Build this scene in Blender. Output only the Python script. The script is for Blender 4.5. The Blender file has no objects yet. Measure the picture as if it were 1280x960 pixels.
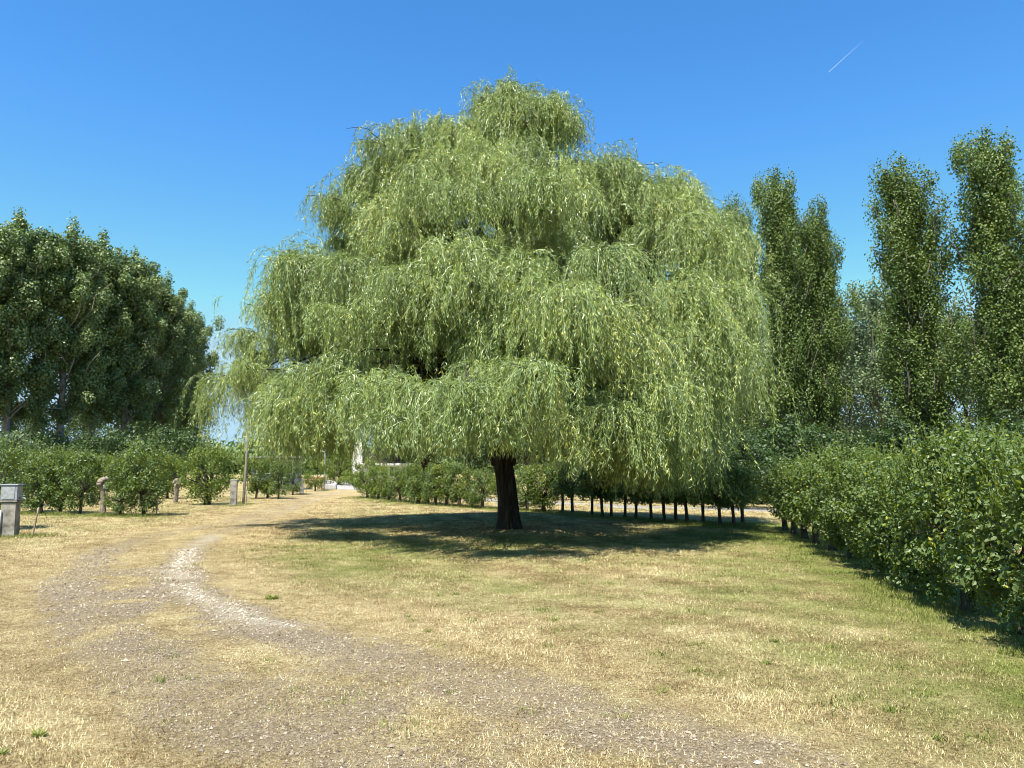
import bpy, math
import numpy as np
from math import radians, sin, cos, pi
from mathutils import Vector

S = bpy.context.scene
COL = S.collection

# ------------------------------------------------------------------ camera, sky, sun, exposure
FPX, HOR, CAMH = 962.0, 585.0, 1.6
cam_d = bpy.data.cameras.new('camera')
cam = bpy.data.objects.new('camera', cam_d)
COL.objects.link(cam)
cam_d.sensor_width = 36.0
cam_d.lens = FPX / 1280.0 * 36.0
cam_d.clip_start = 0.05
cam_d.clip_end = 30000
cam.location = (0, 0, CAMH)
cam.rotation_euler = (radians(90) + math.atan((HOR - 480.0) / FPX), 0, 0)
S.camera = cam

SUN_EL, SUN_ROT = radians(63), radians(204)      # behind the viewer, a little to the left
world = bpy.data.worlds.new('World')
S.world = world
world.use_nodes = True
wn = world.node_tree
bg = wn.nodes['Background']
sky = wn.nodes.new('ShaderNodeTexSky')
sky.sky_type = 'NISHITA'
sky.sun_disc = False
sky.sun_elevation = SUN_EL
sky.sun_rotation = SUN_ROT
sky.air_density = 1.0
sky.dust_density = 0.1
sky.ozone_density = 3.0
hsv = wn.nodes.new('ShaderNodeHueSaturation')
hsv.inputs['Saturation'].default_value = 1.30
hsv.inputs['Value'].default_value = 1.0
wn.links.new(sky.outputs[0], hsv.inputs['Color'])
cap = wn.nodes.new('ShaderNodeMix'); cap.data_type = 'RGBA'; cap.blend_type = 'DARKEN'
cap.inputs[0].default_value = 1.0
cap.inputs[7].default_value = (1.95, 3.0, 3.75, 1)          # the horizon glare stays a pale blue
wn.links.new(hsv.outputs[0], cap.inputs[6])
wn.links.new(cap.outputs[2], bg.inputs['Color'])
bg.inputs['Strength'].default_value = 0.118

sun_d = bpy.data.lights.new('sun', 'SUN')
sun_d.energy = 5.0
sun_d.angle = radians(0.5)
sun_d.color = (1.0, 0.95, 0.86)
sun = bpy.data.objects.new('sun', sun_d)
COL.objects.link(sun)
sdir = Vector((sin(SUN_ROT) * cos(SUN_EL), cos(SUN_ROT) * cos(SUN_EL), sin(SUN_EL)))
sun.location = sdir * 60
sun.rotation_euler = sdir.to_track_quat('Z', 'Y').to_euler()

S.view_settings.view_transform = 'Standard'
S.view_settings.look = 'None'
S.view_settings.exposure = 1.1
S.view_settings.gamma = 1.0
S.render.engine = 'CYCLES'
S.cycles.filter_width = 1.0
S.cycles.max_bounces = 6
S.cycles.diffuse_bounces = 3
S.cycles.transmission_bounces = 4
S.cycles.transparent_max_bounces = 4

rng = np.random.default_rng(7)

# ------------------------------------------------------------------ helpers
PITCH = math.atan((HOR - 480.0) / FPX)
CP, SP = cos(PITCH), sin(PITCH)
def G(px, py):
    """ground point that stands at a place measured in the photograph"""
    v = 480.0 - py
    d = CAMH * (FPX * CP - v * SP) / -(FPX * SP + v * CP)
    return D(px, d, py)

def D(px, d, py=585.0):
    return ((px - 640.0) * d / (FPX * CP - (480.0 - py) * SP), d)

def H(py, d):
    v = 480.0 - py
    return CAMH + d * (FPX * SP + v * CP) / (FPX * CP - v * SP)

def tag(o, label=None, cat=None, group=None, kind=None):
    if label: o['label'] = label
    if cat: o['category'] = cat
    if group: o['group'] = group
    if kind: o['kind'] = kind
    return o

def empty(name, loc, rz=0.0, label=None, cat=None, group=None):
    o = bpy.data.objects.new(name, None)
    COL.objects.link(o)
    o.empty_display_size = 0.3
    o.location = loc
    o.rotation_euler = (0, 0, rz)
    return tag(o, label, cat, group)

def copy_tree(o, parent=None):
    c = o.copy()
    COL.objects.link(c)
    c.parent = parent
    for ch in list(o.children):
        copy_tree(ch, c)
    return c

class MB:
    """collects polygons (any number of corners) and links them as one mesh object"""
    def __init__(self):
        self.v = []; self.idx = []; self.tot = []; self.var = []; self.n = 0; self.smooth = []
    def add(self, verts, faces, var=0.5, smooth=False):
        verts = np.asarray(verts, dtype=np.float32).reshape(-1, 3)
        faces = np.asarray(faces, dtype=np.int32)
        self.v.append(verts)
        self.idx.append((faces + self.n).ravel())
        self.tot.append(np.full(len(faces), faces.shape[1], dtype=np.int32))
        self.smooth.append(np.full(len(faces), smooth, dtype=bool))
        if np.isscalar(var): var = np.full(len(verts), var, dtype=np.float32)
        self.var.append(np.asarray(var, dtype=np.float32))
        self.n += len(verts)
        return self
    def mesh(self, name, mat, attrs=None):
        me = bpy.data.meshes.new(name)
        v = np.concatenate(self.v); idx = np.concatenate(self.idx); tot = np.concatenate(self.tot)
        me.vertices.add(len(v)); me.vertices.foreach_set('co', v.ravel())
        me.loops.add(len(idx)); me.loops.foreach_set('vertex_index', idx)
        me.polygons.add(len(tot))
        st = np.concatenate([[0], np.cumsum(tot)[:-1]]).astype(np.int32)
        me.polygons.foreach_set('loop_start', st)
        me.polygons.foreach_set('use_smooth', np.concatenate(self.smooth))
        a = me.attributes.new('var', 'FLOAT', 'POINT')
        a.data.foreach_set('value', np.concatenate(self.var))
        for k, arr in (attrs or {}).items():
            a = me.attributes.new(k, 'FLOAT', 'POINT')
            a.data.foreach_set('value', np.asarray(arr, dtype=np.float32))
        me.update(calc_edges=True)
        if mat: me.materials.append(mat)
        return me
    def build(self, name, mat, parent=None, attrs=None):
        o = bpy.data.objects.new(name, self.mesh(name, mat, attrs))
        COL.objects.link(o)
        if parent: o.parent = parent
        return o
    def box(self, c, s, rz=0.0, bev=0.0, taper=1.0, var=0.5):
        """bevelled box: centre, full size; taper scales the top"""
        hx, hy, hz = s[0] / 2, s[1] / 2, s[2] / 2
        b = min(bev, hx * .45, hy * .45, hz * .45)
        prof = [(hx - b, hy - b, -hz), (hx, hy, -hz + b), (hx, hy, hz - b), (hx - b, hy - b, hz)] if b > 0 else [(hx, hy, -hz), (hx, hy, hz)]
        V = []
        for (x, y, z) in prof:
            k = 1 + (taper - 1) * (z + hz) / (2 * hz)
            x *= k; y *= k
            V += [(x, y, z), (-x, y, z), (-x, -y, z), (x, -y, z)]
        V = np.array(V)
        cr, sr = cos(rz), sin(rz)
        V = np.stack([V[:, 0] * cr - V[:, 1] * sr + c[0], V[:, 0] * sr + V[:, 1] * cr + c[1], V[:, 2] + c[2]], 1)
        F = []
        for r in range(len(prof) - 1):
            for k in range(4):
                a = r * 4 + k; bb = r * 4 + (k + 1) % 4
                F.append((a, bb, bb + 4, a + 4))
        t = (len(prof) - 1) * 4
        F.append((3, 2, 1, 0)); F.append((t, t + 1, t + 2, t + 3))
        return self.add(V, F, var)
    def tube(self, pts, rad, n=7, var=0.5, rough=0.0, cap=True):
        pts = np.asarray(pts, dtype=float); m = len(pts)
        rad = np.broadcast_to(np.asarray(rad, dtype=float), (m,))
        tg = np.gradient(pts, axis=0)
        tg /= np.linalg.norm(tg, axis=1)[:, None] + 1e-9
        ref = np.array([1.0, 0, 0]) if abs(tg[0][0]) < 0.8 else np.array([0, 1.0, 0])
        V = np.zeros((m, n, 3))
        an = np.arange(n) * 2 * pi / n
        wob = 1 + rough * np.sin(an * 3 + 1.0) if rough else np.ones(n)
        for i in range(m):
            u = ref - tg[i] * ref.dot(tg[i]); u /= np.linalg.norm(u) + 1e-9
            w = np.cross(tg[i], u); ref = u
            rr = rad[i] * wob
            if rough: rr = rr * (1 + rough * 0.6 * (rng.random(n) - .5))
            V[i] = pts[i] + np.cos(an)[:, None] * u * rr[:, None] + np.sin(an)[:, None] * w * rr[:, None]
        F = []
        for i in range(m - 1):
            for k in range(n):
                F.append((i * n + k, i * n + (k + 1) % n, (i + 1) * n + (k + 1) % n, (i + 1) * n + k))
        VV = V.reshape(-1, 3)
        self.add(VV, F, var, True)
        if cap:
            base = self.n - m * n
            for i in (0, m - 1):
                ring = [base + i * n + k for k in range(n)]
                if i == 0: ring = ring[::-1]
                self.idx.append(np.array(ring, dtype=np.int32)); self.tot.append(np.array([n], dtype=np.int32))
                self.smooth.append(np.array([False]))
        return self

def unit(a):
    return a / (np.linalg.norm(a, axis=-1, keepdims=True) + 1e-9)

def leaves(mb, pos, axis, nrm, ln, wd, var, fine=False, fold=0.12):
    """many leaf blades, one polygon each"""
    axis = unit(axis); side = unit(np.cross(nrm, axis)); up = np.cross(axis, side)
    ln = np.broadcast_to(ln, (len(pos),))[:, None]; wd = np.broadcast_to(wd, (len(pos),))[:, None]
    if fine:
        V = np.stack([pos, pos + axis * ln * .28 + side * wd * .46 + up * wd * fold, pos + axis * ln * .62 + side * wd * .40 + up * wd * fold,
                      pos + axis * ln, pos + axis * ln * .62 - side * wd * .40 + up * wd * fold, pos + axis * ln * .28 - side * wd * .46 + up * wd * fold], 1)
        k = 6
        N = len(pos)
        b = (np.arange(N) * 6)[:, None]
        F = np.concatenate([b + np.array([[0, 1, 2, 3]]), b + np.array([[0, 3, 4, 5]])], 0)
    else:
        V = np.stack([pos, pos + axis * ln * .45 + side * wd * .5 + up * wd * fold, pos + axis * ln, pos + axis * ln * .45 - side * wd * .5 + up * wd * fold], 1)
        k = 4
        F = np.arange(len(pos) * 4).reshape(-1, 4)
    mb.add(V.reshape(-1, 3), F, np.repeat(var, k))

def lattice(x, y, seed):
    xi = np.floor(x).astype(np.int64); yi = np.floor(y).astype(np.int64)
    fx = x - xi; fy = y - yi
    fx = fx * fx * (3 - 2 * fx); fy = fy * fy * (3 - 2 * fy)
    def h(a, b):
        n = (a * 374761393 + b * 668265263 + seed * 974634721) & 0x7fffffff
        n = ((n ^ (n >> 13)) * 1274126177) & 0x7fffffff
        return ((n ^ (n >> 16)) & 0xffff) / 65535.0
    return (h(xi, yi) * (1 - fx) + h(xi + 1, yi) * fx) * (1 - fy) + (h(xi, yi + 1) * (1 - fx) + h(xi + 1, yi + 1) * fx) * fy

def fbm(x, y, s, seed=0, o=3):
    t = 0; a = 1; n = 0
    for k in range(o):
        t = t + a * lattice(x / s, y / s, seed + k * 17); n += a; a *= .5; s *= .5
    return t / n

def pdist(x, y, P):
    best = np.full(x.shape, 1e9)
    for (a, b) in zip(P[:-1], P[1:]):
        dx, dy = b[0] - a[0], b[1] - a[1]
        t = np.clip(((x - a[0]) * dx + (y - a[1]) * dy) / (dx * dx + dy * dy), 0, 1)
        best = np.minimum(best, np.hypot(x - a[0] - t * dx, y - a[1] - t * dy))
    return best

def sstep(a, b, x):
    t = np.clip((x - a) / (b - a), 0, 1)
    return t * t * (3 - 2 * t)

# ------------------------------------------------------------------ materials
def nodes(name):
    m = bpy.data.materials.new(name); m.use_nodes = True
    return m, m.node_tree.nodes, m.node_tree.links, m.node_tree.nodes['Principled BSDF']

def ramp(N, L, src, stops):
    r = N.new('ShaderNodeValToRGB')
    e = r.color_ramp.elements
    while len(e) < len(stops): e.new(0.5)
    for k, (p, c) in enumerate(stops):
        e[k].position = p; e[k].color = (*c, 1)
    L.new(src, r.inputs[0])
    return r.outputs[0]

def leaf_mat(name, stops, trans=(0.2, 0.3, 0.03), tmix=0.3, rough=0.45, spec=0.4, under=None):
    m, N, L, P = nodes(name)
    a = N.new('ShaderNodeAttribute'); a.attribute_name = 'var'
    c = ramp(N, L, a.outputs['Fac'], stops)
    if under:
        g = N.new('ShaderNodeNewGeometry')
        mx = N.new('ShaderNodeMix'); mx.data_type = 'RGBA'
        L.new(g.outputs['Backfacing'], mx.inputs[0]); L.new(c, mx.inputs[6]); mx.inputs[7].default_value = (*under, 1)
        c = mx.outputs[2]
    L.new(c, P.inputs['Base Color'])
    P.inputs['Roughness'].default_value = rough
    P.inputs['Specular IOR Level'].default_value = spec
    t = N.new('ShaderNodeBsdfTranslucent'); t.inputs[0].default_value = (*trans, 1)
    ms = N.new('ShaderNodeMixShader'); ms.inputs[0].default_value = tmix
    L.new(P.outputs[0], ms.inputs[1]); L.new(t.outputs[0], ms.inputs[2])
    L.new(ms.outputs[0], N['Material Output'].inputs[0])
    return m

def rough_mat(name, stops, scale=8.0, stretch=(1, 1, 1), rough=0.85, bump=0.4, spec=0.2, dist=0.02, detail=6):
    m, N, L, P = nodes(name)
    tc = N.new('ShaderNodeTexCoord'); mp = N.new('ShaderNodeMapping'); mp.inputs['Scale'].default_value = stretch
    L.new(tc.outputs['Object'], mp.inputs[0])
    n = N.new('ShaderNodeTexNoise'); n.inputs['Scale'].default_value = scale; n.inputs['Detail'].default_value = detail
    L.new(mp.outputs[0], n.inputs['Vector'])
    L.new(ramp(N, L, n.outputs['Fac'], stops), P.inputs['Base Color'])
    P.inputs['Roughness'].default_value = rough
    P.inputs['Specular IOR Level'].default_value = spec
    if bump:
        b = N.new('ShaderNodeBump'); b.inputs['Strength'].default_value = bump; b.inputs['Distance'].default_value = dist
        L.new(n.outputs['Fac'], b.inputs['Height']); L.new(b.outputs[0], P.inputs['Normal'])
    return m

M = {}
M['willow_leaf'] = leaf_mat('willow_leaf', [(0, (.045, .085, .018)), (.4, (.22, .292, .055)), (.75, (.475, .52, .118)), (1, (.71, .70, .21))],
                            trans=(.32, .42, .05), tmix=.14, rough=.36, spec=.55, under=(.23, .30, .125))
M['hedge_leaf'] = leaf_mat('hedge_leaf', [(0, (.05, .086, .013)), (.5, (.14, .197, .024)), (.85, (.265, .31, .036)), (1, (.35, .31, .04))],
                           trans=(.18, .27, .02), tmix=.25, rough=.42, spec=.38, under=(.11, .16, .05))
M['hedge_leaf_yellow'] = leaf_mat('hedge_leaf_yellow', [(0, (.05, .09, .014)), (.5, (.115, .165, .024)), (1, (.22, .23, .035))],
                                  trans=(.22, .32, .03), tmix=.3, rough=.45, spec=.4)
M['poplar_leaf'] = leaf_mat('poplar_leaf', [(0, (.038, .072, .018)), (.5, (.095, .15, .036)), (1, (.19, .24, .055))],
                            trans=(.14, .21, .02), tmix=.25, rough=.45, spec=.33)
M['wood_leaf'] = leaf_mat('wood_leaf', [(0, (.05, .09, .034)), (.5, (.135, .195, .066)), (1, (.25, .31, .11))],
                          trans=(.13, .20, .03), tmix=.25, rough=.42, spec=.45)
M['grey_leaf'] = leaf_mat('grey_leaf', [(0, (.075, .12, .055)), (.5, (.135, .19, .088)), (1, (.21, .265, .125))],
                          trans=(.15, .2, .08), tmix=.25, rough=.5, spec=.35)
M['dark_leaf'] = leaf_mat('dark_leaf', [(0, (.022, .045, .014)), (.5, (.04, .075, .02)), (1, (.075, .115, .026))],
                          trans=(.1, .16, .02), tmix=.22, rough=.45, spec=.4)
M['willow_bark'] = rough_mat('willow_bark', [(.3, (.022, .018, .014)), (.55, (.055, .044, .035)), (.75, (.12, .10, .08))], 11, (1, 1, .16), .9, 1.0, .1, .08)
M['bark'] = rough_mat('bark', [(.3, (.05, .042, .034)), (.6, (.13, .115, .095)), (.8, (.22, .2, .17))], 9, (1, 1, .3), .9, .6, .15, .03)
M['stem_bark'] = rough_mat('stem_bark', [(.3, (.035, .028, .022)), (.6, (.085, .07, .055)), (.8, (.16, .14, .11))], 20, (1, 1, .3), .9, .5, .15, .01)
M['pale_bark'] = rough_mat('pale_bark', [(.3, (.14, .125, .105)), (.6, (.27, .25, .215)), (.8, (.36, .335, .30))], 6, (1, 1, .5), .9, .5, .15, .03)
M['stump_bark'] = rough_mat('stump_bark', [(.3, (.12, .092, .072)), (.55, (.25, .205, .165)), (.75, (.38, .325, .27))], 12, (1, 1, .6), .9, .8, .15, .03)
M['stake_wood'] = rough_mat('stake_wood', [(.3, (.16, .13, .10)), (.6, (.30, .25, .19)), (.8, (.40, .34, .27))], 25, (1, 1, .15), .85, .3, .2, .005)
M['pole_wood'] = rough_mat('pole_wood', [(.3, (.17, .15, .12)), (.6, (.27, .24, .2)), (.8, (.34, .31, .26))], 14, (1, 1, .1), .85, .3, .2, .005)
M['concrete'] = rough_mat('concrete', [(.32, (.10, .092, .075)), (.48, (.24, .22, .185)), (.66, (.36, .34, .29))], 5, (1, 1, 1), .85, .25, .3, .005)  # weathering stains; their strong mottling also stands in for dappled leaf shade
M['grey_metal'] = rough_mat('grey_metal', [(.3, (.20, .22, .25)), (.7, (.30, .32, .35))], 6, (1, 1, 1), .45, .05, .5, .002)
M['galvanised'] = rough_mat('galvanised', [(.3, (.23, .245, .25)), (.7, (.36, .375, .38))], 14, (1, 1, 1), .4, .05, .6, .002)
M['white_stone'] = rough_mat('white_stone', [(.3, (.32, .30, .27)), (.7, (.44, .42, .39))], 9, (1, 1, 1), .8, .3, .3, .01)
M['white_wall'] = rough_mat('white_wall', [(.3, (.70, .68, .63)), (.7, (.80, .78, .74))], 2.5, (1, 1, .5), .85, .15, .2, .006)
M['white_paint'] = rough_mat('white_paint', [(.3, (.70, .70, .69)), (.7, (.80, .80, .79))], 4, (1, 1, 1), .5, .05, .4, .002)
M['roof_tile'] = rough_mat('roof_tile', [(.3, (.020, .015, .012)), (.6, (.036, .026, .021)), (.8, (.06, .045, .036))], 7, (1, 4, 4), .85, .6, .2, .03)
M['cabin_wall'] = rough_mat('cabin_wall', [(.3, (.075, .095, .12)), (.7, (.11, .135, .165))], 3, (1, 1, 6), .6, .1, .4, .004)
M['cabin_side'] = rough_mat('cabin_side', [(.3, (.30, .31, .31)), (.7, (.42, .43, .43))], 3, (1, 1, 6), .6, .1, .4, .004)
M['dark_glass'] = rough_mat('dark_glass', [(.3, (.015, .02, .025)), (.7, (.03, .035, .04))], 2, (1, 1, 1), .08, 0, .6)
M['red_wood'] = rough_mat('red_wood', [(.3, (.24, .10, .06)), (.6, (.36, .17, .10)), (.8, (.45, .24, .15))], 10, (.2, 1, 1), .7, .2, .3, .004)
M['pebble'] = leaf_mat('pebble', [(0, (.11, .086, .058)), (.5, (.285, .232, .165)), (.85, (.45, .38, .285)), (1, (.54, .48, .385))], tmix=0.0, rough=.9, spec=.2)
M['trail'] = None

# ------------------------------------------------------------------ the ground's cover, as functions of place
R_RUT = [G(*p) for p in [(470, 604), (440, 610), (400, 622), (330, 648), (265, 670), (234, 690), (218, 712), (243, 745), (305, 772), (390, 806), (500, 832), (640, 868), (770, 905), (900, 945), (1010, 985), (1250, 1080)]]
PALE = [G(*p) for p in [(262, 671), (234, 690), (218, 712), (243, 745), (300, 771), (345, 785)]]
L_RUT = [G(*p) for p in [(430, 606), (385, 620), (280, 655), (190, 670), (120, 695), (92, 728), (120, 790), (200, 850), (320, 905), (470, 965), (700, 1060)]]
MID = [G(*p) for p in [(440, 608), (300, 655), (200, 680), (150, 720), (190, 770), (280, 825), (420, 875), (600, 930), (760, 990), (1000, 1090)]]
HEDGE_C = [(6.95, 20.6), (6.5, 17.7), (6.0, 14.5), (5.5, 11.3), (5.0, 9.1), (4.6, 6.9), (4.4, 5.8), (4.0, 3.0)]
HEDGE_B = [G(*p) for p in [(450, 622), (485, 626), (545, 631), (603, 635), (659, 638.4), (703.6, 640.6), (753, 646), (831, 651.6), (896.6, 656), (953, 658)]]
HEDGE_A = [(-30, 28), (-17.7, 27.5), (-14.9, 26.5), (-12.0, 25.8)]
WX, WY = -0.15, 20.5

def cover(x, y):
    """bare grey gravel, pale chalk, greenness of the grass, mowing streaks; each 0..1"""
    big = fbm(x, y, 2.6, 1); mid = fbm(x, y, .7, 5); fine = fbm(x, y, .22, 9)
    wob = (mid - .5) * .7 + (fine - .5) * .5
    dr = pdist(x, y, R_RUT); dl = pdist(x, y, L_RUT); dm = pdist(x, y, MID); dp = pdist(x, y, PALE)
    near = 1 - sstep(10, 17, y)
    w = .36 + .20 * near * (1 - sstep(5, 9, y) * .6)
    rut = np.maximum(1 - sstep(w * .35, w * 1.25, dr + wob * .6), (1 - sstep(w * .35, w * 1.35, dl + wob * .7)) * .92)
    patch = (1 - sstep(.5, 1.5, dm + wob)) * sstep(.42, .60, fbm(x, y, 1.1, 31, 4)) * near
    gravel = np.clip(np.maximum(rut * (.45 + .55 * near), patch * .95), 0, 1)
    gravel = gravel * sstep(.26, .46, fbm(x, y, .5, 44) + .12) * (.45 + .8 * fbm(x, y, .13, 47, 2)) * (.78 + .22 * sstep(5, 8, y))
    far_rut = (1 - sstep(.15, .6, np.minimum(dr, dl))) * (1 - near) * .6
    gravel = np.maximum(gravel, far_rut * sstep(.3, .5, mid)) * (.70 + .36 * sstep(.35, .65, fbm(x, y, .8, 23)))
    pale = .92 * (1 - sstep(.03, .34, dp + wob * .5)) * sstep(.3, .5, mid + .1)
    pale = np.maximum(pale, .35 * sstep(11, 15, y) * (1 - sstep(.1, .35, pdist(x, y, R_RUT) + wob * .4)) * sstep(.45, .6, big))
    track = np.minimum(np.minimum(dr, dl), dm)
    # lawn side of the track is greener; the strip along it is straw
    g = .24 + .55 * (big - .5) + .5 * (mid - .5) + .5 * (fine - .5)
    inside = (x > -9) & (dr > 0)
    g = g + .28 * np.exp(-((x + 3.2) ** 2 / 9 + (y - 14.5) ** 2 / 14))
    g = g + .34 * np.exp(-(pdist(x, y, HEDGE_C) - 1.6) ** 2 / 2.2) + .35 * (1 - sstep(.5, 1.3, pdist(x, y, HEDGE_C)))
    g = g + .40 * (1 - sstep(.5, 1.6, pdist(x, y, HEDGE_B)))
    g = g + .30 * np.exp(-((x - WX) ** 2 + (y - WY) ** 2) / 40)
    g = g + .35 * (1 - sstep(.4, 1.0, np.abs(pdist(x, y, HEDGE_A) + (mid - .5) * .5)))
    g = g - .45 * np.exp(-((x - WX) ** 2 + (y - WY) ** 2) / 5)
    g = g - .42 * (1 - sstep(.6, 2.6, track)) - .12 * sstep(-5, -8, x) * (y < 24)
    pink = fbm(x, y, 1.7, 71)
    # mowing streaks run with the bend of the track
    s = dr + 1.1 * (big - .5) + .5 * (mid - .5)
    band = .5 + .5 * np.sin(s * 2 * pi / 1.15 + .8 * np.sin(y * .3))
    lawn = sstep(1.6, 3.0, dr) * ((x > -8) | (y > 30))
    streak = lawn * (band - .5)
    g = np.clip(g + streak * .13, 0, 1)
    return gravel, np.clip(pale, 0, 1), g, np.clip(.5 + streak * .6 + (pink - .5) * .5, 0, 1), track

STRAW = [(0, (.135, .088, .036)), (.33, (.33, .243, .112)), (.68, (.57, .452, .232)), (1, (.74, .635, .38))]
GREENS = [(0, (.072, .105, .020)), (.5, (.165, .205, .042)), (1, (.29, .31, .085))]

def ground_mat(blade=False):
    m, N, L, P = nodes('grass_blades' if blade else 'dry_lawn_and_gravel')
    def at(k):
        a = N.new('ShaderNodeAttribute'); a.attribute_name = k
        return a.outputs['Fac']
    def math_(op, a, b, clamp=False):
        q = N.new('ShaderNodeMath'); q.operation = op; q.use_clamp = clamp
        for i, s in enumerate((a, b)):
            if isinstance(s, (int, float)): q.inputs[i].default_value = s
            else: L.new(s, q.inputs[i])
        return q.outputs[0]
    def mix(f, a, b):
        q = N.new('ShaderNodeMix'); q.data_type = 'RGBA'
        L.new(f, q.inputs[0])
        for i, s in ((6, a), (7, b)):
            if isinstance(s, tuple): q.inputs[i].default_value = (*s, 1)
            else: L.new(s, q.inputs[i])
        return q.outputs[2]
    if blade:
        v = at('var')
        c = mix(at('green'), ramp(N, L, v, STRAW), ramp(N, L, v, GREENS))
        L.new(c, P.inputs['Base Color'])
        P.inputs['Roughness'].default_value = .6
        P.inputs['Specular IOR Level'].default_value = .12
        t = N.new('ShaderNodeBsdfTranslucent'); L.new(c, t.inputs[0])
        ms = N.new('ShaderNodeMixShader'); ms.inputs[0].default_value = .22
        L.new(P.outputs[0], ms.inputs[1]); L.new(t.outputs[0], ms.inputs[2]); L.new(ms.outputs[0], N['Material Output'].inputs[0])
        return m
    tc = N.new('ShaderNodeTexCoord')
    def noise(scale, detail=5, rough=.6):
        n = N.new('ShaderNodeTexNoise'); n.inputs['Scale'].default_value = scale; n.inputs['Detail'].default_value = detail; n.inputs['Roughness'].default_value = rough
        L.new(tc.outputs['Object'], n.inputs['Vector'])
        return n.outputs['Fac']
    n1, n2, n3 = noise(34, 6, .7), noise(7, 5), noise(120, 3)
    def spread(n, k):
        return math_('MULTIPLY', math_('SUBTRACT', n, .5), k)
    n4 = noise(2.2, 4)
    v = math_('ADD', math_('ADD', spread(n1, 2.3), spread(n3, 1.3)), math_('ADD', spread(n2, .9), spread(n4, .7)))
    v = math_('ADD', math_('ADD', v, .47), math_('MULTIPLY', math_('SUBTRACT', at('streak'), .5), .45), True)
    straw = ramp(N, L, v, STRAW)
    green = ramp(N, L, v, GREENS)
    gg = math_('ADD', at('green'), math_('MULTIPLY', math_('SUBTRACT', n2, .5), .8), True)
    c = mix(gg, straw, green)
    stone = ramp(N, L, math_('ADD', math_('MULTIPLY', n3, .6), math_('MULTIPLY', n1, .45)), [(.3, (.12, .093, .060)), (.5, (.285, .230, .158)), (.72, (.47, .39, .285))])
    c = mix(math_('ADD', at('gravel'), math_('MULTIPLY', math_('SUBTRACT', n1, .55), .9), True), c, stone)
    chalk = ramp(N, L, n1, [(.3, (.34, .28, .19)), (.7, (.60, .54, .42))])
    c = mix(math_('ADD', at('pale'), math_('MULTIPLY', math_('SUBTRACT', n1, .58), .7), True), c, chalk)
    L.new(c, P.inputs['Base Color'])
    P.inputs['Roughness'].default_value = .95
    P.inputs['Specular IOR Level'].default_value = .1
    b = N.new('ShaderNodeBump'); b.inputs['Strength'].default_value = .9; b.inputs['Distance'].default_value = .03
    L.new(v, b.inputs['Height']); L.new(b.outputs[0], P.inputs['Normal'])
    return m

def gz(x, y):
    return (fbm(x, y, 3.0, 90, 2) - .5) * .05 * (1 - sstep(30, 50, np.abs(y)))

def build_ground():
    xs = np.concatenate([[-9000, -3000, -1000, -400, -200, -100, -60], np.arange(-40, -20, .5), np.arange(-20, 14, .16), np.arange(14, 40, .5), [40, 60, 100, 200, 400, 1000, 3000, 9000]])
    ys = np.concatenate([[-3000, -500, -100, -30, -10, -4], np.arange(-2, 14, .13), np.arange(14, 30, .25), np.arange(30, 72, .6), [72, 90, 120, 200, 400, 1000, 3000, 12000]])
    X, Y = np.meshgrid(xs, ys)
    x, y = X.ravel(), Y.ravel()
    gr, pa, gn, stk, tr = cover(x, y)
    z = gz(x, y)
    nx = len(xs)
    i = np.arange(len(ys) - 1)[:, None] * nx + np.arange(nx - 1)[None]
    F = np.stack([i, i + 1, i + nx + 1, i + nx], -1).reshape(-1, 4)
    mb = MB().add(np.stack([x, y, z], 1), F, .5, True)
    o = mb.build('ground', ground_mat(), None, {'gravel': gr, 'pale': pa, 'green': gn, 'streak': stk})
    tag(o, kind='structure')

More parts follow.
